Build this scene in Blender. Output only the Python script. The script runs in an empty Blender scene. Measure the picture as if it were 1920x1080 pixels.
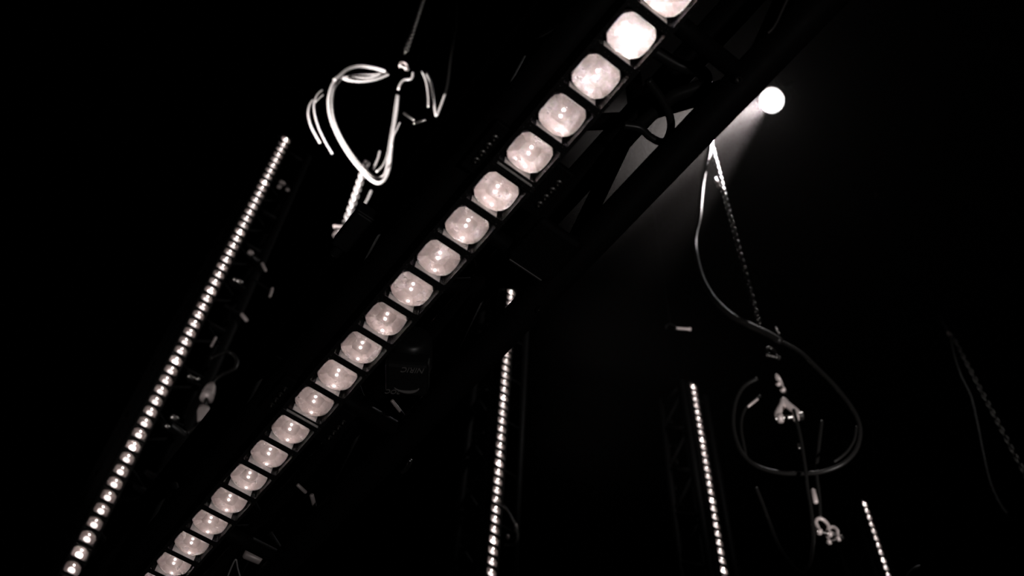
import bpy, bmesh, math, random
from mathutils import Vector, Matrix
import numpy as np

# ------------------------------------------------------------------ camera, world, lights, exposure
scene = bpy.context.scene
COL = scene.collection
P = 0.066                       # spacing of two neighbouring LED cells, metres
EYE = Vector((0.0, 0.0, 1.6))
F = 1960.8                      # focal length in pixels of the 1920 px frame
PITCH, ROLL = math.radians(56.11), math.radians(3.96)
_f = Vector((0, math.cos(PITCH), math.sin(PITCH)))
_r0 = Vector((1, 0, 0)); _u0 = _r0.cross(_f)
CR = math.cos(ROLL) * _r0 + math.sin(ROLL) * _u0
CU = -math.sin(ROLL) * _r0 + math.cos(ROLL) * _u0
cam_data = bpy.data.cameras.new('camera')
cam_data.sensor_width = 36.0
cam_data.lens = 36.0 * F / 1920.0
cam_data.clip_start = 0.02; cam_data.clip_end = 200
cam_data.dof.use_dof = True
cam_data.dof.focus_distance = 1.75
cam_data.dof.aperture_fstop = 5.0
cam = bpy.data.objects.new('camera', cam_data); COL.objects.link(cam)
m = Matrix((CR, CU, -_f)).transposed().to_4x4(); m.translation = EYE
cam.matrix_world = m
scene.camera = cam

scene.view_settings.view_transform = 'Standard'
scene.view_settings.look = 'None'
scene.view_settings.gamma = 1.0
scene.view_settings.exposure = 0.0
scene.view_settings.use_curve_mapping = False
cy = scene.cycles
cy.use_denoising = True
cy.max_bounces = 10; cy.transmission_bounces = 8; cy.glossy_bounces = 4; cy.diffuse_bounces = 3; cy.volume_bounces = 0
cy.sample_clamp_indirect = 6.0
cy.volume_step_rate = 4.0; cy.volume_max_steps = 96

HAZE = 0.0036; HAZE_Z = (5.3, 8.4)
world = bpy.data.worlds.new('hall_air'); scene.world = world
world.use_nodes = True
world.cycles.volume_sampling = 'MULTIPLE_IMPORTANCE'
wn = world.node_tree; wn.nodes.clear()
wo = wn.nodes.new('ShaderNodeOutputWorld')
wb = wn.nodes.new('ShaderNodeBackground'); wb.inputs['Color'].default_value = (0, 0, 0, 1); wb.inputs['Strength'].default_value = 0
wv = wn.nodes.new('ShaderNodeVolumeScatter'); wv.inputs['Color'].default_value = (1, .95, .93, 1)
wv.inputs['Density'].default_value = HAZE; wv.inputs['Anisotropy'].default_value = 0.0
# haze density shaped by height so the beam fades out lower down
wg = wn.nodes.new('ShaderNodeNewGeometry'); wsx = wn.nodes.new('ShaderNodeSeparateXYZ')
wmr = wn.nodes.new('ShaderNodeMapRange'); wmr.interpolation_type = 'SMOOTHSTEP'
wmr.inputs['From Min'].default_value = HAZE_Z[0]; wmr.inputs['From Max'].default_value = HAZE_Z[1]
wmr.inputs['To Min'].default_value = 0.0; wmr.inputs['To Max'].default_value = HAZE
wn.links.new(wg.outputs['Position'], wsx.inputs[0]); wn.links.new(wsx.outputs['Z'], wmr.inputs['Value']); 
# and cut away on the left so the side spot shows no glow
wmx = wn.nodes.new('ShaderNodeMapRange'); wmx.interpolation_type = 'SMOOTHSTEP'; wmx.inputs['From Min'].default_value = .1; wmx.inputs['From Max'].default_value = .9
wmu = wn.nodes.new('ShaderNodeMath'); wmu.operation = 'MULTIPLY'
wn.links.new(wsx.outputs['X'], wmx.inputs['Value']); wn.links.new(wmx.outputs[0], wmu.inputs[0]); wn.links.new(wmr.outputs[0], wmu.inputs[1]); wn.links.new(wmu.outputs[0], wv.inputs['Density'])
wn.links.new(wb.outputs[0], wo.inputs['Surface']); wn.links.new(wv.outputs[0], wo.inputs['Volume'])

# bar frame fitted to the photograph: along the main truss, across it, and up (in cells of P)
AX = Vector((-0.55913, 0.82908, 0)); WD = Vector((0.82908, 0.55913, 0)); DOWN = Vector((0, 0, -1))
H = 18.2306; OX, OY = 2.40252, 5.83177
def world_pt(v): return EYE + Vector(v) * P
def ray(px, py): return _f + CR * ((px - 960) / F) - CU * ((py - 540) / F)
def pix(px, py, D):               # point seen at a pixel, D cells away measured over the floor
    d = ray(px, py); return world_pt(d * (D / math.hypot(d.x, d.y)))
def main_pt(a, w, h): return world_pt((OX + a * AX.x + w * WD.x, OY + a * AX.y + w * WD.y, H + h))

def spot(name, loc, target, power, angle, blend=.3, size=.05, color=(1, .95, .93)):
    l = bpy.data.lights.new(name, 'SPOT'); l.energy = power; l.spot_size = math.radians(angle); l.spot_blend = blend
    l.shadow_soft_size = size; l.color = color
    o = bpy.data.objects.new(name, l); COL.objects.link(o); o.location = loc
    o.rotation_euler = (Vector(target) - Vector(loc)).to_track_quat('-Z', 'Y').to_euler()
    return o
LAMP = pix(1447, 188, 50); BEAM_TO = pix(1289, 251, 42)
BDIR = (BEAM_TO - LAMP).normalized()
spot('stage_beam', LAMP + BDIR * .075, BEAM_TO, 30000, 17.4, .25, .055)
spot('added_chain_spot', LAMP + BDIR * .075, pix(1330, 325, 43.2), 15000, 8.5, .7, .04)  # second spot added at the lamp to light the chain and nearby haze
spot('rig_wash_side', (-1.7, .2, .6), pix(672, 262, 38), 8000, 7.6, .5, .06)
spot('rig_wash_front', (1.6, -.6, .5), pix(1500, 800, 43.5), 850, 11, .6, .06)
spot('added_low_fill', (.9, -.9, .3), main_pt(11, .8, .5), 38, 34, .7, .06)  # unseen fill spot, added to bring up the hoist lettering and pins
spot('added_tower_fill', (-1.2, -.5, .4), pix(410, 620, 47), 230, 16, .6, .06)  # unseen fill spot, added to light the fittings on the left tower

# ------------------------------------------------------------------ materials
def mat(name, base, rough=.5, metal=0.0, spec=.5, noise=0.0, nscale=60):
    mt = bpy.data.materials.new(name); mt.use_nodes = True
    nt = mt.node_tree; b = nt.nodes['Principled BSDF']
    b.inputs['Base Color'].default_value = (*base, 1); b.inputs['Roughness'].default_value = rough
    b.inputs['Metallic'].default_value = metal; b.inputs['Specular IOR Level'].default_value = spec
    if noise:
        tc = nt.nodes.new('ShaderNodeTexCoord'); n = nt.nodes.new('ShaderNodeTexNoise'); n.inputs['Scale'].default_value = nscale
        n.inputs['Detail'].default_value = 6
        r = nt.nodes.new('ShaderNodeMapRange'); r.inputs['To Min'].default_value = max(.05, rough - noise); r.inputs['To Max'].default_value = min(1, rough + noise)
        nt.links.new(tc.outputs['Object'], n.inputs['Vector']); nt.links.new(n.outputs['Fac'], r.inputs['Value'])
        nt.links.new(r.outputs[0], b.inputs['Roughness'])
    return mt
def dusty(name, base, dust, rough, scale, thr):
    mt = mat(name, base, rough, spec=.08); nt = mt.node_tree; b = nt.nodes['Principled BSDF']
    tc = nt.nodes.new('ShaderNodeTexCoord'); n = nt.nodes.new('ShaderNodeTexNoise'); n.inputs['Scale'].default_value = scale; n.inputs['Detail'].default_value = 3
    cr = nt.nodes.new('ShaderNodeValToRGB'); cr.color_ramp.elements[0].position = thr; cr.color_ramp.elements[0].color = (*base, 1)
    cr.color_ramp.elements[1].position = thr + .05; cr.color_ramp.elements[1].color = (*dust, 1)
    nt.links.new(tc.outputs['Object'], n.inputs['Vector']); nt.links.new(n.outputs['Fac'], cr.inputs['Fac']); nt.links.new(cr.outputs['Color'], b.inputs['Base Color'])
    return mt
M = {}
M['truss'] = mat('black_painted_truss', (.0045, .0042, .0042), .6, spec=.06, noise=.1)
M['housing'] = dusty('black_dusty_housing', (.010, .0095, .0095), (.30, .28, .27), .7, 700, .66)
M['black'] = mat('black_plastic', (.012, .012, .012), .38, spec=.4)
M['rubber'] = mat('black_cable_rubber', (.012, .0115, .011), .36, spec=.3, noise=.1, nscale=90)
M['coil'] = mat('brightened_cable_jacket', (.74, .70, .69), .35, spec=.5, noise=.1, nscale=90)  # black cable lightened: the strong light on the coil is in its colour
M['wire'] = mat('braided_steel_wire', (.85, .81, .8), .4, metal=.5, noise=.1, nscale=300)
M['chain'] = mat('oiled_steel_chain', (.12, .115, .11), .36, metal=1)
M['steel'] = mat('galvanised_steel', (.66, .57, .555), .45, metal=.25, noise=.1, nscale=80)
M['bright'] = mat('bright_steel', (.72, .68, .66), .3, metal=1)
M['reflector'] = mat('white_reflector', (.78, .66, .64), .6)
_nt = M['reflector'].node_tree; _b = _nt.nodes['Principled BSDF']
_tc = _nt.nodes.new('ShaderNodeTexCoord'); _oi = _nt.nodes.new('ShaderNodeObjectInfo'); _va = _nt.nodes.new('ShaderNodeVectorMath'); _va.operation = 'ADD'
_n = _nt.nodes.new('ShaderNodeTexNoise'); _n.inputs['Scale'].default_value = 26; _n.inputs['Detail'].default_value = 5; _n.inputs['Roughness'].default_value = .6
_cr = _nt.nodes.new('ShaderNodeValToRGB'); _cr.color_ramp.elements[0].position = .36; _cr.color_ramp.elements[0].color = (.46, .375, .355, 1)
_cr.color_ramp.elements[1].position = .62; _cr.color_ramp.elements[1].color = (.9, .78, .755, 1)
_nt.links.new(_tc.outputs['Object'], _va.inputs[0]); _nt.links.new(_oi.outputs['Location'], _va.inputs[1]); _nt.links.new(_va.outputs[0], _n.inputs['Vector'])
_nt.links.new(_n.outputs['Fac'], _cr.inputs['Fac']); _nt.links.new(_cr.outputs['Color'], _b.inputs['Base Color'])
M['plate'] = mat('pale_aluminium_plate', (.96, .92, .91), .5)
M['lip'] = mat('bare_aluminium_lip', (.75, .72, .70), .45, metal=.3)
M['print'] = mat('grey_print', (.17, .158, .155), .6)
M['ceiling'] = mat('black_ceiling_paint', (.0006, .0006, .0006), 1.0, spec=.0)

def emitter(name, col, k):
    mt = bpy.data.materials.new(name); mt.use_nodes = True; nt = mt.node_tree; nt.nodes.clear()
    o = nt.nodes.new('ShaderNodeOutputMaterial'); e = nt.nodes.new('ShaderNodeEmission'); e.inputs['Color'].default_value = (*col, 1)
    oi = nt.nodes.new('ShaderNodeObjectInfo'); mu = nt.nodes.new('ShaderNodeMath'); mu.operation = 'MULTIPLY'; mu.inputs[1].default_value = k
    sx = nt.nodes.new('ShaderNodeSeparateColor')
    nt.links.new(oi.outputs['Color'], sx.inputs[0]); nt.links.new(sx.outputs[0], mu.inputs[0])
    nt.links.new(mu.outputs[0], e.inputs['Strength']); nt.links.new(e.outputs[0], o.inputs['Surface'])
    return mt
M['led'] = emitter('led_emitter', (1, .88, .85), 290.0)
M['lamp'] = emitter('spotlight_lens_glow', (1, .96, .94), 500.0)

def lens_glass():
    mt = bpy.data.materials.new('moulded_lens_glass'); mt.use_nodes = True; nt = mt.node_tree; nt.nodes.clear()
    o = nt.nodes.new('ShaderNodeOutputMaterial')
    g = nt.nodes.new('ShaderNodeBsdfGlass'); g.inputs['IOR'].default_value = 1.45; g.inputs['Roughness'].default_value = .0; g.inputs['Color'].default_value = (.97, .96, .96, 1)
    t = nt.nodes.new('ShaderNodeBsdfTranslucent'); t.inputs['Color'].default_value = (.9, .85, .83, 1)
    d = nt.nodes.new('ShaderNodeBsdfDiffuse'); d.inputs['Color'].default_value = (.5, .46, .45, 1)
    a = nt.nodes.new('ShaderNodeAddShader')
    nt.links.new(t.outputs[0], a.inputs[0]); nt.links.new(d.outputs[0], a.inputs[1])
    tc = nt.nodes.new('ShaderNodeTexCoord'); oi = nt.nodes.new('ShaderNodeObjectInfo')
    va = nt.nodes.new('ShaderNodeVectorMath'); va.operation = 'ADD'
    sc = nt.nodes.new('ShaderNodeVectorMath'); sc.operation = 'SCALE'; sc.inputs['Scale'].default_value = .37
    nt.links.new(oi.outputs['Location'], sc.inputs[0]); nt.links.new(tc.outputs['Object'], va.inputs[0]); nt.links.new(sc.outputs[0], va.inputs[1])
    v = nt.nodes.new('ShaderNodeTexVoronoi'); v.inputs['Scale'].default_value = 420
    nt.links.new(va.outputs[0], v.inputs['Vector'])
    r = nt.nodes.new('ShaderNodeMapRange'); r.inputs['From Min'].default_value = .10; r.inputs['From Max'].default_value = .17; r.inputs['To Min'].default_value = 1; r.inputs['To Max'].default_value = 0
    nt.links.new(v.outputs['Distance'], r.inputs['Value'])
    n = nt.nodes.new('ShaderNodeTexNoise'); n.inputs['Scale'].default_value = 45; n.inputs['Detail'].default_value = 3
    nt.links.new(va.outputs[0], n.inputs['Vector'])
    r2 = nt.nodes.new('ShaderNodeMapRange'); r2.inputs['From Min'].default_value = .45; r2.inputs['From Max'].default_value = .75; r2.inputs['To Min'].default_value = .04; r2.inputs['To Max'].default_value = .3
    nt.links.new(n.outputs['Fac'], r2.inputs['Value'])
    mx = nt.nodes.new('ShaderNodeMath'); mx.operation = 'MULTIPLY'; mx.inputs[1].default_value = .7
    nt.links.new(r.outputs[0], mx.inputs[0])
    ad = nt.nodes.new('ShaderNodeMath'); ad.operation = 'MAXIMUM'; nt.links.new(mx.outputs[0], ad.inputs[0]); nt.links.new(r2.outputs[0], ad.inputs[1])
    mix = nt.nodes.new('ShaderNodeMixShader'); nt.links.new(ad.outputs[0], mix.inputs[0]); nt.links.new(g.outputs[0], mix.inputs[1]); nt.links.new(a.outputs[0], mix.inputs[2])
    nt.links.new(mix.outputs[0], o.inputs['Surface'])
    return mt
M['glass'] = lens_glass()

# ------------------------------------------------------------------ mesh helpers (coordinates in cells of P)
def to_mesh(name, bm, material, smooth=False, scale=P):
    if scale != 1: bmesh.ops.scale(bm, vec=(scale,) * 3, verts=bm.verts)
    bmesh.ops.recalc_face_normals(bm, faces=bm.faces)
    me = bpy.data.meshes.new(name); bm.to_mesh(me); bm.free()
    mats = material if isinstance(material, (list, tuple)) else [material]
    for mm in mats: me.materials.append(M[mm])
    if smooth:
        for f in me.polygons: f.use_smooth = True
    return me
def obj(name, me, parent=None, loc=None, rot=None):
    o = bpy.data.objects.new(name, me); COL.objects.link(o)
    if parent is not None: o.parent = parent
    if loc is not None: o.location = loc
    if rot is not None: o.rotation_euler = rot
    return o
def tag(o, label, cat, group=None):
    o['label'] = label; o['category'] = cat
    if group: o['group'] = group
    return o
def thing(name, label, cat, mw=None, group=None):
    o = bpy.data.objects.new(name, None); COL.objects.link(o); o.empty_display_size = .05
    if mw is not None: o.matrix_world = mw
    return tag(o, label, cat, group)
def frame(x, y, z, loc):
    mm = Matrix((x, y, z)).transposed().to_4x4(); mm.translation = loc; return mm
def box(bm, x0, x1, y0, y1, z0, z1, bev=0.0):
    v = [bm.verts.new((x, y, z)) for x in (x0, x1) for y in (y0, y1) for z in (z0, z1)]
    fs = [bm.faces.new([v[i] for i in f]) for f in ((0, 1, 3, 2), (4, 6, 7, 5), (0, 4, 5, 1), (2, 3, 7, 6), (0, 2, 6, 4), (1, 5, 7, 3))]
    if bev: bmesh.ops.bevel(bm, geom=list({e for f in fs for e in f.edges}), offset=bev, segments=2, profile=.5, affect='EDGES')
def catmull(pts, n=8, closed=False):
    pts = [Vector(q) for q in pts]; out = []
    m_ = len(pts)
    for i in range(m_ if closed else m_ - 1):
        if closed: p0, p1, p2, p3 = (pts[(i + k) % m_] for k in (-1, 0, 1, 2))
        else: p0, p1, p2, p3 = pts[max(i - 1, 0)], pts[i], pts[i + 1], pts[min(i + 2, m_ - 1)]
        for k in range(n):
            t = k / n
            out.append(.5 * ((2 * p1) + (p2 - p0) * t + (2 * p0 - 5 * p1 + 4 * p2 - p3) * t * t + (3 * p1 - p0 - 3 * p2 + p3) * t ** 3))
    if not closed: out.append(pts[-1])
    return out
def tube(bm, pts, r, seg=10, closed=False, caps=True):
    pts = [Vector(q) for q in pts]; n = len(pts); rr = r if hasattr(r, '__len__') else [r] * n
    rings = []; nrm = None
    for i in range(n):
        if closed: t = (pts[(i + 1) % n] - pts[i - 1]).normalized()
        else: t = (pts[min(i + 1, n - 1)] - pts[max(i - 1, 0)]).normalized()
        if nrm is None:
            nrm = t.cross(Vector((0, 0, 1)) if abs(t.z) < .9 else Vector((1, 0, 0))).normalized()
        nrm = (nrm - t * nrm.dot(t)).normalized(); b = t.cross(nrm)
        rings.append([bm.verts.new(pts[i] + (nrm * math.cos(2 * math.pi * k / seg) + b * math.sin(2 * math.pi * k / seg)) * rr[i]) for k in range(seg)])
    for i in range(n if closed else n - 1):
        a, c = rings[i], rings[(i + 1) % n]
        for k in range(seg): bm.faces.new((a[k], a[(k + 1) % seg], c[(k + 1) % seg], c[k]))
    if caps and not closed: bm.faces.new(rings[0]); bm.faces.new(rings[-1])
def tube_mesh(name, pts, r, material, seg=12, scale=P, closed=False):
    bm = bmesh.new(); tube(bm, pts, r, seg, closed); return to_mesh(name, bm, material, True, scale)
def lathe(bm, prof, seg=20, axis='Z', at=(0, 0, 0)):
    rings = []
    for r, h in prof:
        ring = []
        for k in range(seg):
            c, s = math.cos(2 * math.pi * k / seg), math.sin(2 * math.pi * k / seg)
            q = (r * c, r * s, h) if axis == 'Z' else (h, r * c, r * s) if axis == 'X' else (r * c, h, r * s)
            ring.append(bm.verts.new(Vector(q) + Vector(at)))
        rings.append(ring)
    for a, c in zip(rings, rings[1:]):
        for k in range(seg): bm.faces.new((a[k], a[(k + 1) % seg], c[(k + 1) % seg], c[k]))
    bm.faces.new(rings[0]); bm.faces.new(rings[-1])

# ------------------------------------------------------------------ setting
bm = bmesh.new(); box(bm, -14, 14, -8, 18, 15.0, 15.3)
o = obj('ceiling', to_mesh('ceiling', bm, 'ceiling', scale=1)); o['kind'] = 'structure'; o['label'] = 'black unlit ceiling of the hall above the rigging'
bm = bmesh.new(); box(bm, -14, 14, -8, 18, -.1, 0)
o = obj('floor', to_mesh('floor', bm, 'ceiling', scale=1)); o['kind'] = 'structure'; o['label'] = 'black floor of the dark hall below the rigging'

# ------------------------------------------------------------------ LED battens
def octagon(hx, hy, c): return [(hx, -hy + c), (hx, hy - c), (hx - c, hy), (-hx + c, hy), (-hx, hy - c), (-hx, -hy + c), (-hx + c, -hy), (hx - c, -hy)]
POCK = .27
def batten_housing(n=8):
    bm = bmesh.new(); hw = .53; e = .545
    for k in range(n):
        x0 = -e if k == 0 else k - .5; x1 = n - 1 + e if k == n - 1 else k + .5
        oc = [(k + a, b) for a, b in octagon(.415, .455, .035)]; oi = [(k + a, b) for a, b in octagon(.415, .41, .035)]
        fr = [bm.verts.new((a, b, 0)) for a, b in oc]; bk = [bm.verts.new((a, b, -POCK)) for a, b in oi]
        for i in range(8): bm.faces.new((fr[i], fr[(i + 1) % 8], bk[(i + 1) % 8], bk[i]))
        bm.faces.new(bk)
        X = lambda x, y: bm.verts.new((x, y, 0))
        A = [X(x1, oc[0][1]), X(x1, oc[1][1]), X(oc[2][0], hw), X(oc[3][0], hw), X(x0, oc[4][1]), X(x0, oc[5][1]), X(oc[6][0], -hw), X(oc[7][0], -hw)]
        C = [X(x1, hw), X(x0, hw), X(x0, -hw), X(x1, -hw)]
        for i in (0, 2, 4, 6): bm.faces.new((A[i], A[i + 1], fr[i + 1], fr[i]))
        for j, i in enumerate((1, 3, 5, 7)): bm.faces.new((A[i], C[j], A[(i + 1) % 8], fr[(i + 1) % 8], fr[i]))
    bmesh.ops.remove_doubles(bm, verts=bm.verts, dist=1e-4)
    # body: sides chamfered towards the back
    L0, L1 = -e, n - 1 + e
    prof = [(-hw, 0), (-hw, -.44), (-.36, -.6), (.36, -.6), (hw, -.44), (hw, 0)]
    a = [bm.verts.new((L0, y, z)) for y, z in prof]; b = [bm.verts.new((L1, y, z)) for y, z in prof]
    for i in range(5): bm.faces.new((a[i], a[i + 1], b[i + 1], b[i]))
    bm.faces.new(a); bm.faces.new(b)
    bmesh.ops.remove_doubles(bm, verts=bm.verts, dist=1e-4)
    # cooling ribs on the back
    for k in range(-1, 2): box(bm, L0 + .3, L1 - .3, k * .22 - .04, k * .22 + .04, -.615, -.595)
    return to_mesh('batten_housing', bm, 'housing')
def lens_mesh(nr=11):
    # moulded lens block: chamfered-square foot, short wall, spherical crown
    bm = bmesh.new(); hx, hy, c = .372, .40, .115
    oc = octagon(hx, hy, c); per = []
    for i in range(8):
        a, b = oc[i], oc[(i + 1) % 8]; m_ = 5 if i % 2 == 0 else 2
        for k in range(m_): per.append((a[0] + (b[0] - a[0]) * k / m_, a[1] + (b[1] - a[1]) * k / m_))
    R = .56; top = .09
    zc = lambda x, y: top - R + math.sqrt(max(R * R - x * x - y * y, 0.001))
    rings = [[bm.verts.new((x, y, -POCK + .012)) for x, y in per]]
    for j in range(nr):
        s = 1 - j / nr; rings.append([bm.verts.new((x * s, y * s, zc(x * s, y * s))) for x, y in per])
    n = len(per)
    for a, b in zip(rings, rings[1:]):
        for i in range(n): bm.faces.new((a[i], a[(i + 1) % n], b[(i + 1) % n], b[i]))
    ap = bm.verts.new((0, 0, top))
    for i in range(n): bm.faces.new((rings[-1][i], rings[-1][(i + 1) % n], ap))
    bm.faces.new(rings[0])
    me = to_mesh('lens_block', bm, 'glass', True)
    for f in me.polygons:
        if abs(f.normal.z) < .05 or len(f.vertices) > 4: f.use_smooth = False
    return me
def chip_mesh():
    bm = bmesh.new(); lathe(bm, [(.0175, 0), (.0175, .01), (.014, .018), (.006, .022)], 12); return to_mesh('led_chip_glint', bm, 'led')
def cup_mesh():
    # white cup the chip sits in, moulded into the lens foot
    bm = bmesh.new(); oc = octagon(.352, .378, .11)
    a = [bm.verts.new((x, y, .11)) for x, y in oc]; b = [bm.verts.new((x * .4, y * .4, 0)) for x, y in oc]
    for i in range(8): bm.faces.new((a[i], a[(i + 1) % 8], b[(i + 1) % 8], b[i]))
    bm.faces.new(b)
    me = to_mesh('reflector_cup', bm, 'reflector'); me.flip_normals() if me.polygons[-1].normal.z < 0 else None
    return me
def plate_mesh():
    bm = bmesh.new(); box(bm, -.004, .004, -.31, .31, -.2, 0)
    for v in bm.verts: v.co.x += .08 * v.co.z
    return to_mesh('reflector_plate', bm, 'plate')
bm = bmesh.new(); lathe(bm, [(.15, 0), (.15, .012), (.12, .022), (.06, .03)], 16); COB = to_mesh('led_chip_glint', bm, 'led')
HOUS, LENS, CHIP, CUP, PLATE = batten_housing(), lens_mesh(), chip_mesh(), cup_mesh(), plate_mesh()
bm = bmesh.new(); box(bm, -.03, .03, -.52, .52, -.58, .05); ENDP = to_mesh('end_plate', bm, 'housing')
bm = bmesh.new(); box(bm, -.012, .012, -.42, .42, 0, .055); LIP = to_mesh('end_lip', bm, 'lip')
bm = bmesh.new(); lathe(bm, [(.085, 0), (.085, .05), (.05, .065), (.05, .02)], 12); SCREW = to_mesh('screw', bm, 'chain')

DIES_GLINTS_MAIN = ((-.075, -.03, .75), (.035, .0, 1.0), (.235, .085, .6))  # one LED, plus added chips standing in for its reflections in the lens
DIES_GLINTS_TOWER = ((.07, 0, .0068), (-.16, .0, .2))  # second small chip stands in for the reflection above the LED
def batten(mw, label, group, levels, cat='light bar', dies_glints=DIES_GLINTS_TOWER):
    t = thing('led_batten', label, cat, mw, group)
    obj('housing', HOUS, t)
    for x in (-.515, 7.515):
        e = obj('end_plate', ENDP, t, (x * P, 0, 0))
        if x > 0: obj('lip', LIP, e, (-.035 * P, 0, 0))
    for k in range(8):
        ln = obj('lens', LENS, t, (k * P, 0, 0))
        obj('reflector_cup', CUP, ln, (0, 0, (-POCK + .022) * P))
        for dx, dy, dl in dies_glints:
            c = obj('led_chip_glint', COB if dl < .1 else CHIP, ln, (dx * P, dy * P, (-POCK + (.026 if abs(dx) < .1 else .088)) * P)); c.color = (levels[k] * dl, levels[k] * dl, levels[k] * dl, 1)
        obj('reflector_plate', PLATE, t, ((k + .408) * P, 0, 0))
    return t

# ------------------------------------------------------------------ truss (frame: X along, Y across, Z out of the lit face)
YL, YR, ZN, ZF, RC = -.62, 2.57, -.99, -4.3, .37
def truss(mw, label, x0, x1, node0, step=5.9, cat='truss', group=None):
    t = thing('box_truss', label, cat, mw, group)
    ch = tube_mesh('chord', [(x0, 0, 0), ((x0 + x1) / 2, 0, 0), (x1, 0, 0)], RC, 'truss', 20)
    for y in (YL, YR):
        for z in (ZN, ZF): obj('chord', ch, t, (0, y * P, z * P))
    rung = tube_mesh('rung', [(0, YL + RC * .6, 0), (0, YR - RC * .6, 0)], .2, 'truss', 12)
    rung2 = tube_mesh('rung_side', [(0, 0, ZN - RC * .6), (0, 0, ZF + RC * .6)], .2, 'truss', 12)
    up_ = tube_mesh('lacing', [(.25, 0, ZN - .2), (step / 2 - .25, 0, ZF + .2)], .2, 'truss', 12)
    dn_ = tube_mesh('lacing', [(.25, 0, ZF + .2), (step / 2 - .25, 0, ZN - .2)], .2, 'truss', 12)
    bk1 = tube_mesh('lacing', [(.25, YL + .2, 0), (step / 2 - .25, YR - .2, 0)], .2, 'truss', 12)
    bk2 = tube_mesh('lacing', [(.25, YR - .2, 0), (step / 2 - .25, YL + .2, 0)], .2, 'truss', 12)
    n0 = math.ceil((x0 - node0) / step)
    k = n0
    while node0 + k * step < x1 - .4:
        x = node0 + k * step
        obj('rung', rung, t, (x * P, 0, ZN * P))
        for q, (ma, mb) in enumerate(((up_, bk1), (dn_, bk2))):
            xx = x + q * step / 2
            if xx + step / 2 > x1: break
            for y in (YL, YR): obj('lacing', ma, t, (xx * P, y * P, 0))
            obj('lacing', mb, t, (xx * P, 0, ZF * P))
        k += 1
    for x in (x0 + .4, x1 - .4):
        for y in (YL, YR): obj('end_post', rung2, t, (x * P, y * P, 0))
    return t

main_mw = frame(AX, WD, DOWN, main_pt(0, 0, 0))
main_truss = truss(main_mw, 'large black box truss crossing the picture diagonally in the foreground', -18, 46, .5)
GAP = .0923
lev_top = [4.0, 4.0, 4.0, 6.0, 9.0, 5.0, 3.1, 2.9]
def batten_at(s, levels, label, grp): return batten(main_mw @ Matrix.Translation((s * P, 0, 0)), label, grp, levels, dies_glints=DIES_GLINTS_MAIN)
G_MAIN = 'light bars under the foreground truss'
batten_at(-3, lev_top, 'brightest LED light bar, under the near upper right end of the foreground truss', G_MAIN)
batten_at(5 + GAP, [2.6, 1.8, 1.4, 1.15, .98, .86, .76, .46], 'middle LED light bar with dusty glowing lenses under the foreground truss', G_MAIN)
batten_at(13 + 2 * GAP, [.68, .62, .6, .56, .55, .52, .52, .52], 'dimmest LED light bar, under the far lower left end of the foreground truss', G_MAIN)

# vertical towers
TG = .0616
TOWERS = [(-26.4765, 47.4425, 84.579, 7, 'left tower beside the looped cables', 60),
          (-.0103, 57.673, 85.189, 5, 'centre tower below the foreground truss', 44),
          (16.0526, 70.1473, 84.497, 4, 'right tower left of the cable ring', 36),
          (26.3512, 92.0155, 84.657, 2, 'small far tower at the lower right', 20)]
ORD = ['topmost', 'second from the top', 'third from the top', 'fourth from the top', 'fifth from the top', 'sixth from the top', 'lowest']
TMW = []
for az, D, z0, nb, where, ln in TOWERS:
    STEP = 5.25 if az < -20 else 5.9
    a = math.radians(az)
    mw = frame(DOWN, WD, -AX, world_pt((D * math.sin(a), D * math.cos(a), z0)))
    TMW.append(mw)
    truss(mw, 'black upright box truss of the ' + where, -1.2, ln, .1, STEP)
    for j in range(nb):
        batten(mw @ Matrix.Translation((j * (8 + TG) * P, 0, 0)), f'{ORD[j] if j < nb - 1 else "lowest"} LED light bar on the {where}',
               'light bars stacked on the ' + where, [2.6] + [1.0] * 7)

# ------------------------------------------------------------------ splice plates, hardware on the foreground truss
def local(mw, name, label, cat, x, y, z, group=None, rot=None):
    mm = mw @ Matrix.Translation((x * P, y * P, z * P))
    if rot is not None: mm = mm @ rot
    return thing(name, label, cat, mm, group)
bm = bmesh.new(); box(bm, -.42, .42, -.86, -.545, -.5, -.32, .03); box(bm, -.42, .42, .545, 1.08, -.5, -.32, .03); SPL = to_mesh('splice_plate', bm, 'black')
for s_, lab in ((4.546, 'black splice plate with rows of screws between the bright and middle light bars'),
                (12.64, 'black splice plate with rows of screws between the middle and dim light bars')):
    t = local(main_mw, 'splice_plate', lab, 'bracket', s_, 0, 0, 'splice plates under the foreground truss')
    for nm, y0, y1 in (('plate', -.86, -.545), ('plate', .545, 1.08)):
        bm = bmesh.new(); box(bm, -.62, .62, y0, y1, -.5, -.33, .03); obj(nm, to_mesh('plate', bm, 'truss'), t)
    for k in range(4):
        for y in (-.68, .91): obj('screw', SCREW, t, ((-.3 + .205 * k) * P, y * P, -.33 * P))

t = local(main_mw, 'clamp_plate', 'black rounded clamp plate with a shiny lower edge beside the light bar', 'clamp', 5.75, 1.70, -.5)
bm = bmesh.new(); box(bm, -.62, .62, -.5, .62, -.14, .05, .12); obj('plate', to_mesh('plate', bm, 'truss'), t)
bm = bmesh.new(); box(bm, .60, .66, -.42, .45, -.02, .05, .015); obj('edge_strip', to_mesh('edge_strip', bm, 'bright'), t)
def bolt(mw, x, y, z, label, r=.16, axis='Z'):
    bm = bmesh.new(); lathe(bm, [(r, -.08), (r, .06), (r * .8, .1), (r * .5, .1), (r * .45, .02)], 12)
    me = to_mesh('bolt_head', bm, 'chain')
    t = local(mw, 'truss_bolt', label, 'bolt', x, y, z, 'bolts on the foreground truss'); obj('head', me, t)
    return t
bolt(main_mw, .52, 2.30, -.70, 'small ring-headed bolt on the truss tube below the bright spotlight', .09)
bolt(main_mw, 7.05, 2.62, -.60, 'small bolt on the truss tube above the centre tower', .08)

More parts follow.
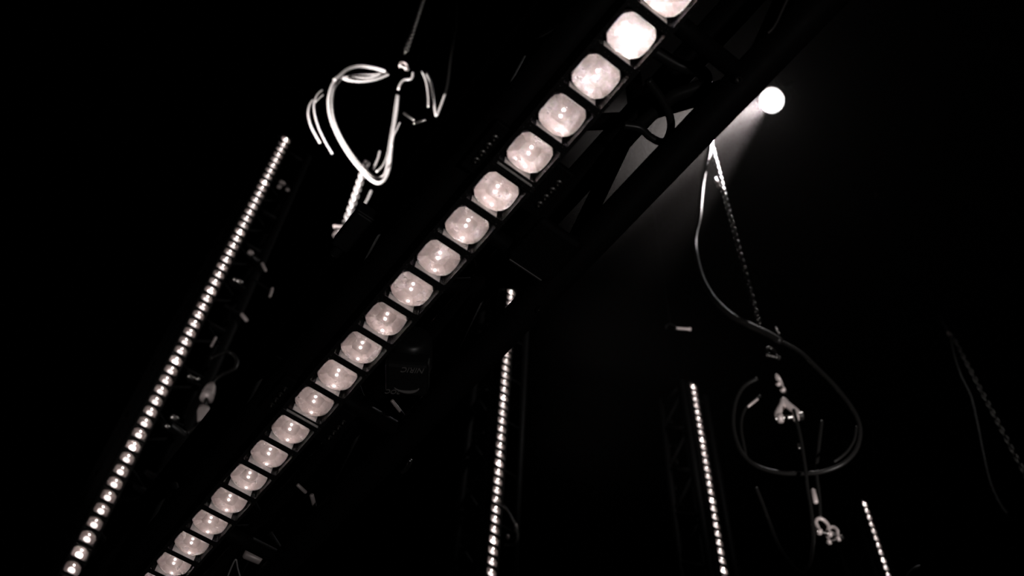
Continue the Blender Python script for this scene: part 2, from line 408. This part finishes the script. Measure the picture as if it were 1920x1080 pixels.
def cable(name, label, cat, pts, r, material='rubber', group=None, n=8, seg=10):
    """pts: world points"""
    pts = catmull(pts, n); c = pts[0].copy()
    me = tube_mesh(name, [q - c for q in pts], r * P, material, seg, 1)
    o = obj(name, me, None, c); return tag(o, label, cat, group)
def PX(lst, D): return [pix(q[0], q[1], q[2] if len(q) > 2 else D) for q in lst]
def MZ(lst, h):                                   # pixels that lie at height h above the bar plane of the foreground truss
    out = []
    for q in lst:
        d = ray(q[0], q[1]); hh = q[2] if len(q) > 2 else h
        out.append(world_pt(d * ((H + hh) / d.z)))
    return out
cable('power_cable', 'thick black cable bent around the truss lacing beside the spotlight', 'cable',
      MZ([(1225, 95), (1272, 122), (1305, 130), (1322, 143), (1320, 158), (1295, 168), (1262, 181), (1235, 205), (1190, 240)], 2.0), .14)
cable('data_cable', 'thin black cable looping down through the truss gap beside the brightest lenses', 'cable',
      MZ([(1215, 150), (1240, 185), (1255, 215), (1258, 240), (1250, 262), (1238, 266), (1218, 256), (1200, 240), (1170, 235)], 1.6), .085)
cable('safety_wire', 'thin shiny steel wire at the top edge right of the brightest lens', 'wire',
      MZ([(1490, -30), (1474, 3), (1466, 20), (1457, 40), (1449, 53), (1440, 62)], .35), .035, 'bright')

t = local(main_mw, 'cable_connector', 'dark connector box with a pale edge on the truss left of the light bar', 'connector', 9.35, -1.12, -3.5)
bm = bmesh.new(); box(bm, -.3, .9, -.25, .25, -.2, .2, .06); obj('body', to_mesh('body', bm, 'black'), t)
bm = bmesh.new(); box(bm, -.36, -.28, -.27, .27, -.22, .22, .03); obj('rim', to_mesh('rim', bm, 'black'), t)
bm = bmesh.new(); lathe(bm, [(.13, 0), (.13, .3), (.09, .34)], 12, 'X', (.9, 0, 0)); obj('plug', to_mesh('plug', bm, 'black'), t)

# hoist with grey lettering hanging inside the truss
HC = MZ([(762, 712)], .5)[0] + Vector((0, 0, .98 * P))
t = thing('chain_hoist', 'black rounded chain hoist with faint grey lettering inside the truss', 'hoist', Matrix.Translation(HC))
bm = bmesh.new(); lathe(bm, [(.35, -.55), (.45, -.5), (.5, -.36), (.5, .36), (.45, .5), (.35, .55)], 28, 'Y'); obj('body', to_mesh('body', bm, 'black', True), t)
bm = bmesh.new(); box(bm, -.5, .5, -.45, .5, -.98, -.5, .1); obj('base', to_mesh('base', bm, 'black'), t)
bm = bmesh.new()
arc = [(.0 + .3 * math.cos(q), .2 + .16 * math.sin(q), -.985) for q in [math.radians(a) for a in range(10, 175, 15)]]
tube(bm, arc, [.01, .02, .03, .04, .045, .045, .04, .03, .02, .015, .01], 8); obj('grey_band', to_mesh('grey_band', bm, 'print', True), t)
def text(parent, body, size, loc, xa, ya, material):
    cu = bpy.data.curves.new('lettering', 'FONT'); cu.body = body; cu.size = size; cu.extrude = .0006; cu.align_x = 'CENTER'; cu.shear = .35
    o = bpy.data.objects.new('lettering', cu); COL.objects.link(o)
    dg = bpy.context.evaluated_depsgraph_get(); me = bpy.data.meshes.new_from_object(o.evaluated_get(dg))
    bpy.data.objects.remove(o); me.materials.clear(); me.materials.append(M[material])
    q = obj('lettering', me, parent); z = Vector(xa).cross(Vector(ya))
    mm = Matrix((Vector(xa), Vector(ya), z)).transposed().to_4x4(); mm.translation = loc; q.matrix_local = mm
    return q
text(t, 'NIRIC', .0135, MZ([(775, 690)], .49)[0] - HC, (-1, 0, 0), (0, 1, 0), 'print')
text(t, '2OC', .0115, MZ([(738, 731)], .49)[0] - HC, (-1, 0, 0), (0, 1, 0), 'print')
cable('sleeved_cable', 'short sleeved cable bend beside the lettered hoist', 'cable', MZ([(727, 728), (735, 724), (744, 714), (748, 702), (747, 690)], 1.5), .1, 'rubber')

def rod(name, label, cat, a, b, r, material='bright', group=None, ends=None):
    a, b = Vector(a), Vector(b); L = (b - a).length / P
    prof = ends or [(r * .7, 0), (r, r * .4), (r, L - r * .4), (r * .7, L)]
    bm = bmesh.new(); lathe(bm, prof, 14)
    me = to_mesh(name, bm, material, True)
    q = (b - a).to_track_quat('Z', 'Y').to_matrix().to_4x4(); q.translation = a
    o = obj(name, me); o.matrix_world = q
    return tag(o, label, cat, group)
G_PIN = 'steel pins and tubes under the far end of the foreground truss'
def mrod(lab, p0, p1, h, r, name='steel_pin', cat='pin', material='steel'):
    a, b = MZ([p0, p1], h); return rod(name, lab, cat, a, b, r, material, G_PIN)
mrod('thin bright steel rod just below the lettered hoist', (734, 750), (760, 783), 1.6, .045, 'steel_rod', 'rod')
mrod('fat pale steel tube at the bottom beside the dimmest light bar', (457, 1037), (503, 1056), 1.6, .14, 'steel_tube', 'tube')
mrod('short pale tube leaning on the fat tube at the bottom edge', (482, 1031), (500, 1049), 2.0, .12, 'steel_tube', 'tube')
mrod('small bright straight pin right of the dimmest light bar', (557, 908), (574, 924), 1.6, .05)
mrod('small bright tapered pin pointing down right of the dimmest light bar', (584, 927), (590, 950), 1.6, .06)
cable('spring_clip', 'small curved bright spring clip alone below the lettered hoist', 'clip', MZ([(769, 862), (767, 870), (762, 879), (753, 886)], 1.8), .055, 'bright')
cable('tie_wire', 'thin forked tie wire at the bottom edge beside the pale tube', 'wire', MZ([(420, 1100), (432, 1068), (442, 1049), (446, 1066), (453, 1090)], 1.2), .022, 'wire')

# ------------------------------------------------------------------ chains
def link_mesh(pitch, r, material='chain'):
    bm = bmesh.new(); w = r * 2.0; L = pitch / 2
    pts = [(w * math.cos(a) , 0, L * .55 + w * math.sin(a)) for a in [math.pi * k / 6 for k in range(7)]] + \
          [(w * math.cos(a), 0, -L * .55 + w * math.sin(a)) for a in [math.pi + math.pi * k / 6 for k in range(7)]]
    tube(bm, pts, r, 8, closed=True); return to_mesh('link', bm, material, True)
def chain(label, D, az, z_top, z_bot, pitch, r, group='hoist chains', material='chain'):
    a = math.radians(az); t = thing('hoist_chain', label, 'chain', Matrix.Translation(world_pt((D * math.sin(a), D * math.cos(a), z_top))), group)
    me = link_mesh(pitch * 1.32, r, material); n = int((z_top - z_bot) / pitch)
    for k in range(n): obj('link', me, t, (0, 0, -k * pitch * P), (0, 0, .5 + (k % 2) * math.pi / 2))
    return t
def zat(px, py, D): d = ray(px, py); return d.z * D / math.hypot(d.x, d.y)
D1, A1 = 38, -17.3
chain('steel hoist chain at the top edge running down into the looped cables', D1, A1, zat(800, -14, D1), zat(760, 104, D1), .55, .085, material='bright')  # brighter steel stands in for light above the side spot's reach
chain('brightly lit steel chain below the looped cables, running behind the truss', D1 + .8, -17.5, zat(708, 296, D1), zat(655, 420, D1), .5, .095, material='wire')  # pale wire material puts the strong light into the chain's colour
D2, A2 = 43.5, 22.6
chain('long steel chain hanging from the beam of light down to the shackles', D2, A2, zat(1325, 262, D2), zat(1432, 612, D2), .46, .068)
D3, A3 = 75, 36.4
chain('faint upper chain at the right side above the small shackle', D3, A3, zat(1643, 366, D3), zat(1778, 622, D3), .6, .07)
chain('faint lower chain running off the right edge of the picture', D3, 36.55, zat(1786, 636, D3), zat(1990, 1010, D3), .6, .075)

# ------------------------------------------------------------------ cable coil on the left chain
GL = 'looped cables on the left chain'
def coil(label, lst, r, D=D1, material='coil', name='looped_cable', cat='cable', grp=GL): return cable(name, label, cat, PX(lst, D), r, material, grp)
coil('big heart-shaped loop of cable hanging from the left chain',
     [(712, 139), (690, 147), (662, 146), (640, 146), (627, 153), (619, 172), (616, 195), (621, 225), (636, 260), (657, 294), (680, 322), (697, 338), (710, 343), (722, 335), (730, 314), (733, 285), (737, 250), (744, 205), (746, 180)], .13)
coil('second strand inside the big cable loop running close along it',
     [(724, 136), (700, 140), (668, 141), (648, 144), (634, 155), (625, 172), (623, 200), (628, 228), (642, 259), (662, 290), (684, 317), (700, 331), (712, 333), (722, 324), (727, 300), (730, 270), (736, 235)], .085, D1 + .5)
coil('arched cable strand on top of the coil, its highest part',
     [(722, 134), (702, 128), (674, 124), (652, 130), (636, 143), (627, 150)], .14, D1 - .3)
coil('lower cable strand of the bundle at the top of the coil',
     [(728, 140), (705, 149), (678, 153), (655, 151), (643, 147)], .10, D1 - .5)
coil('outer thin cable arc left of the big loop, ending in a stub',
     [(604, 169), (595, 178), (589, 194), (590, 213), (597, 238), (609, 264), (623, 288)], .075, D1 + .8)
coil('outermost short cable arc at the far left of the coil',
     [(586, 188), (580, 199), (578, 215), (583, 236), (592, 254), (600, 268)], .085, D1 + 1)
coil('short stub of cable branching off the outer thin arc', [(606, 178), (598, 185), (592, 191)], .05, D1 + .6)
coil('narrow cable hairpin standing right of the left chain shackle',
     [(790, 134), (797, 147), (801, 165), (803, 185), (803, 200)], .07, D1 - .2)
coil('cable dropping to a sharp V beside the truss edge',
     [(799, 137), (808, 155), (812, 178), (815, 203), (818, 217), (824, 205), (831, 186), (834, 178)], .10, D1 + .3)
coil('darker-coloured unlit end of the cable rising from the V beside the truss off the top edge',
     [(834, 178), (840, 155), (846, 105), (853, 60), (855, 20), (856, -20)], .10, D1 + .3, 'rubber')  # same cable as the V, split so its unlit end is coloured dark
coil('braided steel sling dropping straight through the cable coil',
     [(744, 178), (740, 205), (736, 235), (731, 262), (726, 290), (718, 310), (706, 322)], .07, D1 - .8, 'wire', 'wire_sling', 'sling')
coil('thin cable forking off the sling inside the coil', [(750, 230), (745, 241), (738, 256), (734, 275)], .055, D1 - .9)
coil('bright bent cable end under the left shackle', [(747, 167), (751, 157), (758, 150), (768, 149), (773, 145), (774, 137)], .10, D1 - .9)

def shackle(label, px, py, D, yaw, s, material='steel', pitch=0, grp='shackles', splay=False):
    t = thing('bow_shackle', label, 'shackle', Matrix.Translation(pix(px, py, D)) @ Matrix.Rotation(yaw, 4, 'Z') @ Matrix.Rotation(pitch, 4, 'Y') @ Matrix.Scale(s, 4), grp)
    bm = bmesh.new()
    pts = catmull([(-.3, 0, -.5), (-.32, 0, -.2), (-.36, 0, .1), (-.22, 0, .4), (0, 0, .5), (.22, 0, .4), (.36, 0, .1), (.32, 0, -.2), (.3, 0, -.5)], 5)
    if splay: pts = catmull([(-.36, 0, -.5), (-.36, 0, -.28), (-.22, 0, .0), (-.07, 0, .28), (0, 0, .5), (.07, 0, .28), (.22, 0, .0), (.36, 0, -.28), (.36, 0, -.5)], 5)
    tube(bm, pts, .15 if splay else .11, 10)
    for x in (-.3, .3): lathe(bm, [(.18, -.11), (.2, 0), (.18, .11)], 12, 'X', (x, 0, -.55))
    obj('bow', to_mesh('bow', bm, material, True), t)
    bm = bmesh.new(); lathe(bm, [(.1, -.48), (.1, .42)], 12, 'X', (0, 0, -.55)); lathe(bm, [(.17, .42), (.17, .58), (.1, .62)], 6, 'X', (0, 0, -.55))
    obj('pin', to_mesh('pin', bm, 'bright'), t)
    return t
shackle('steel shackle joining the left chain to the cable coil', 757, 122, D1 - .3, .4, .9)
rod('steel_pin', 'short bright pin lying right of the sling inside the cable coil', 'pin', pix(757, 212, D1 - 1), pix(777, 226, D1 - 1), .09, 'bright', 'pins in the cable coil')
rod('steel_pin', 'lower short bright pin just above the truss edge inside the coil', 'pin', pix(775, 232, D1 - 1.2), pix(797, 225, D1 - 1.2), .09, 'bright', 'pins in the cable coil')
coil('short bright steel sling hanging just below the coil, upper piece', [(712, 284), (709, 296), (704, 308), (699, 318)], .09, D1 + .8, 'wire', 'wire_sling', 'sling')
coil('bright steel sling below the coil reaching the truss edge', [(696, 358), (690, 372), (682, 386), (674, 400), (668, 410)], .10, D1 - .6, 'wire', 'wire_sling', 'sling')
# beam clamp on the truss edge
t = thing('beam_clamp', 'dull steel beam clamp with a thumb screw at the truss edge below the left chain', 'clamp', Matrix.Translation(pix(646, 432, D1)))
bm = bmesh.new(); 
pts = catmull([(.35, 0, .9), (.25, 0, .5), (0, 0, .1), (-.35, 0, -.3), (-.4, 0, -.75)], 6); n = len(pts)
tube(bm, pts, [.14 + .16 * i / n for i in range(n)], 12); obj('jaw', to_mesh('jaw', bm, 'steel', True), t)
bm = bmesh.new(); lathe(bm, [(.1, -.95), (.12, -.9), (.12, -.1), (.18, -.1), (.18, .05)], 12, 'X', (.1, 0, .45)); obj('thumb_screw', to_mesh('thumb_screw', bm, 'steel'), t)
bm = bmesh.new(); tube(bm, [(-.72, 0, .62), (-.72, 0, .2)], .06, 8); obj('tommy_bar', to_mesh('tommy_bar', bm, 'steel', True), t)

# ------------------------------------------------------------------ right chain, hooks and cables
shackle('large pale shackle hanging inside the cable ring, its open end down', 1473, 766, D2, -.25, 1.5, splay=True)
shackle('small steel shackle linking the right chain to the large pale shackle', 1461, 715, D2, .9, .95)
shackle('dim shackle at the end of the long chain above the cable ring', 1446, 660, D2, .2, .85, 'chain')
shackle('pale twin shackle at the bottom right below the cable ring', 1542, 985, D2, .2, .95)
shackle('dull shackle beside the twin shackle at the bottom right', 1560, 1000, D2 + .6, -.6, .85)
shackle('small shiny shackle where the right cable meets the chain', 1457, 618, D2 - .4, .9, .42, 'bright')
rod('turnbuckle_pin', 'short pale pin above the twin shackle at the bottom right', 'pin', pix(1524, 918, D2), pix(1530, 943, D2), .14, 'steel')
rod('sling_ferrule', 'tiny bright ferrule on the thin cable below the large shackle', 'ferrule', pix(1497, 832, D2 - .3), pix(1499, 842, D2 - .3), .09, 'bright')
shackle('small bright shackle at the chain top where it leaves the beam', 1344, 340, D2 - .5, 1.0, .7)
GR = 'cables on the right chain'
def rc(label, lst, r, D=D2, name='hanging_cable', material='rubber'): return cable(name, label, 'cable', PX(lst, D), r, material, GR)
rc('thick black cable dropping from the beam of light and curving right to the chain',
   [(1332, 262), (1329, 285), (1322, 312), (1316, 345), (1313, 375), (1310, 405), (1304, 432), (1302, 455), (1306, 485), (1318, 525), (1340, 562), (1372, 592), (1410, 612), (1440, 626), (1464, 640)], .22, D2 - .6)
rc('thin black cable ring swinging wide around the large shackle',
   [(1464, 640), (1500, 660), (1532, 690), (1565, 723), (1592, 757), (1608, 785), (1613, 812), (1606, 842), (1588, 864), (1566, 877), (1535, 886), (1500, 888), (1460, 886), (1420, 874), (1392, 850), (1378, 815), (1375, 785), (1380, 752), (1395, 725), (1420, 710)], .12, D2 - .3)
rc('second strand lying along the right side of the cable ring', [(1606, 800), (1602, 824), (1590, 845), (1576, 858), (1564, 866)], .07, D2 - .8)
rc('thin inner cable at the left side of the ring', [(1426, 742), (1404, 758), (1392, 780), (1390, 806), (1394, 830), (1400, 862)], .09, D2 + .4)
rc('thin cable dropping from the large shackle to the lower loop', [(1488, 768), (1494, 790), (1501, 820), (1506, 850), (1511, 885), (1514, 915), (1520, 950), (1524, 985), (1525, 1015), (1521, 1050), (1510, 1072), (1497, 1072), (1478, 1050), (1458, 1018), (1443, 980), (1430, 945), (1418, 915)], .10, D2 - .95)
rc('straight thin cable hanging at the right inside the ring', [(1541, 790), (1538, 815), (1534, 850), (1531, 885), (1536, 930), (1538, 970)], .10, D2 + .8)
rc('short arc of cable at the bottom edge right of the far tower', [(1698, 1092), (1704, 1078), (1714, 1067), (1726, 1062)], .09, D2 + 2)
rod('steel_pin', 'small dull pin at the left side of the cable ring', 'pin', pix(1402, 763, D2 + .2), pix(1421, 748, D2 + .2), .08, 'steel')
# far right
shackle('tiny shackle joining the two faint chains at the right side', 1780, 626, D3, .3, .62)
shackle('tiny dim shackle at the top of the faint right chain', 1643, 366, D3, .9, .5)
rc('faint thin cable hanging beside the lower right chain', [(1783, 632), (1790, 665), (1803, 705), (1822, 745), (1834, 795), (1845, 850), (1858, 905), (1876, 945), (1890, 965)], .14, D3 - .6)
# dim clamp near the centre right
t = thing('pipe_clamp', 'dim pipe clamp left of the long chain', 'clamp', Matrix.Translation(pix(1258, 615, 60)))
bm = bmesh.new(); tube(bm, [(.5 * math.cos(q), 0, .5 * math.sin(q)) for q in [math.radians(a) for a in range(-60, 230, 20)]], .1, 8); obj('jaw', to_mesh('jaw', bm, 'truss', True), t)
bm = bmesh.new(); lathe(bm, [(.12, .5), (.12, 1.7), (.17, 1.7), (.17, 1.9)], 10, 'X'); obj('bolt', to_mesh('bolt', bm, 'steel'), t)
hh = (15.0 - t.matrix_world.translation.z) / P
obj('hanger', tube_mesh('hanger', [(0, 0, .5), (0, 0, hh)], .035, 'truss'), t)

# ------------------------------------------------------------------ spotlight
zq = BDIR.to_track_quat('Z', 'Y').to_matrix().to_4x4(); zq.translation = LAMP
t = thing('stage_spotlight', 'glaring round stage spotlight shining down past the truss', 'spotlight', zq)
lamp_r = .78
bm = bmesh.new(); lathe(bm, [(.5, -3.2), (1.0, -2.9), (1.15, -1.4), (1.32, -.6), (1.42, 0), (1.42, .1), (1.30, .1), (1.30, 0), (.9, -.3)], 28); obj('housing', to_mesh('housing', bm, 'black', True), t)
bm = bmesh.new(); lathe(bm, [(lamp_r, .02), (lamp_r * .96, .12), (lamp_r * .75, .18), (lamp_r * .4, .24), (.05, .26)], 28)
ln = obj('lens', to_mesh('lens', bm, 'lamp', True), t); ln.color = (1, 1, 1, 1)
bm = bmesh.new()
for sx in (-1, 1): box(bm, sx * 1.55 - .08, sx * 1.55 + .08, -.25, .25, -3.6, -.9, .04)
box(bm, -1.6, 1.6, -.25, .25, -3.75, -3.55, .04); obj('yoke', to_mesh('yoke', bm, 'black'), t)
bk = zq.inverted() @ (LAMP - BDIR * 3.65 * P + Vector((0, 0, 15.0 - (LAMP - BDIR * 3.65 * P).z)))
obj('pole', tube_mesh('pole', [(0, 0, -3.65), bk / P], .3, 'truss'), t)

# ------------------------------------------------------------------ hardware on the left tower
DT = 46.5; GT = 'fittings on the left tower'
def on_tower(px, py, z=-.44, k=0):                 # point of a pixel on the front face of a tower, in tower cells
    inv = TMW[k].inverted(); o_ = inv @ EYE; d_ = inv.to_3x3() @ ray(px, py); u = (z * P - o_.z) / d_.z
    return (o_ + d_ * u) / P
def coupler(label, pieces, k=0, body=True):
    """pieces: (part name, pixel a, pixel b, radius, material)"""
    c = on_tower(*pieces[0][1], k=k); t = local(TMW[k], 'truss_coupler', label, 'coupler', c.x, c.y, c.z, GT if k == 0 else None)
    for nm, a, b, r, mt in pieces:
        A, B = on_tower(*a, k=k) - c, on_tower(*b, k=k) - c; L = (B - A).length
        bm = bmesh.new(); lathe(bm, [(r * .6, 0), (r * .95, r * .35), (r, r * .8), (r, L - r * .6), (r * .6, L)] if L > 2 * r else [(r * .7, 0), (r, L * .3), (r, L * .7), (r * .7, L)], 14)
        q = (B - A).to_track_quat('Z', 'Y').to_matrix().to_4x4(); q.translation = A * P
        obj(nm, to_mesh(nm, bm, mt, True), t).matrix_local = q
    if body:                                       # black arm back to the nearer outer tube
        bm = bmesh.new(); tube(bm, [(0, 0, -.12), (0, .35, -.3), (0, YR - c.y - .33, ZN - c.z + .33)], .09, 8); obj('arm', to_mesh('arm', bm, 'truss', True), t)
    return t
coupler('coupler near the top of the left tower showing three pinkish bolt ends', [('bolt', (524, 340), (534, 346), .2, 'steel'), ('bolt', (520, 348), (527, 353), .18, 'steel'), ('bolt', (536, 354), (542, 358), .14, 'steel')])
coupler('dark slanting coupler with a bright bolt and hanging pin on the left tower', [('bolt', (465, 471), (475, 477), .2, 'steel'), ('jaw', (473, 479), (486, 491), .17, 'black'), ('pin', (491, 493), (499, 509), .11, 'steel')])
coupler('brightest oval coupler bolt beside the upper half of the left tower', [('bolt', (436, 522), (444, 528), .15, 'bright'), ('bolt', (442, 524), (454, 533), .2, 'bright')])
coupler('dull coupler with a slanting pin right of the left tower middle', [('pin', (452, 588), (464, 603), .14, 'steel'), ('jaw', (420, 572), (450, 589), .13, 'truss')])
coupler('slim upright coupler pin close beside the left tower middle', [('pin', (405, 632), (396, 650), .09, 'steel')])
coupler('small dim coupler pin standing well clear right of the left tower', [('pin', (511, 540), (506, 557), .10, 'steel')])
coupler('coupler with a pale knobbed bolt left of the conical cable plugs', [('bolt', (351, 704), (366, 712), .14, 'bright'), ('nut', (368, 709), (374, 713), .13, 'bright')])
coupler('lower coupler with two bright bolts over a dark slanting jaw on the left tower', [('bolt', (319, 780), (334, 788), .19, 'bright'), ('bolt', (309, 797), (318, 803), .13, 'bright'), ('jaw', (322, 796), (350, 817), .16, 'black')])
coupler('dull stub coupler on the lowest part of the left tower', [('pin', (272, 882), (294, 894), .11, 'truss')])
coupler('small V-shaped coupler with bright arms low beside the left tower', [('pin', (240, 988), (251, 997), .07, 'steel'), ('pin', (262, 985), (253, 997), .08, 'bright')])
coupler('tiny pale coupler bolt pair at the right edge of the centre tower', [('bolt', (967, 983), (968, 997), .13, 'steel'), ('bolt', (951, 1003), (953, 1011), .13, 'steel')], k=1)
def plug(label, a, b, r, flip):
    A, B = pix(*a, DT), pix(*b, DT); L = (B - A).length / P
    prof = [(r * .35, 0), (r * .75, L * .2), (r, L * .55), (r * .86, L * .6), (r * 1.05, L * .66), (r * 1.05, L)] if not flip else [(r, 0), (r, L * .25), (r * .45, L * .8), (r * .25, L)]
    o = rod('cable_plug', label, 'plug', A, B, r, 'steel', GT, prof); return o
plug('pale domed cable plug with a collar beside the left tower', (398, 719), (387, 748), .40, False)
plug('pale conical cable plug pointing down beside the left tower', (383, 766), (373, 794), .36, True)
cable('tower_cable', 'dim cable bend above the pale plugs beside the left tower', 'cable', PX([(395, 672), (412, 665), (424, 660), (436, 664), (444, 676), (441, 690), (430, 697), (418, 702), (406, 710), (398, 719), (392, 735), (386, 752), (382, 768), (377, 784), (370, 800), (352, 812)], DT), .13, 'rubber', GT)
cable('tower_cable', 'small dim cable loop at the lower right of the centre tower', 'cable', PX([(930, 940), (946, 950), (962, 975), (969, 995), (971, 1012), (962, 1022), (945, 1022)], 57), .07, 'rubber')
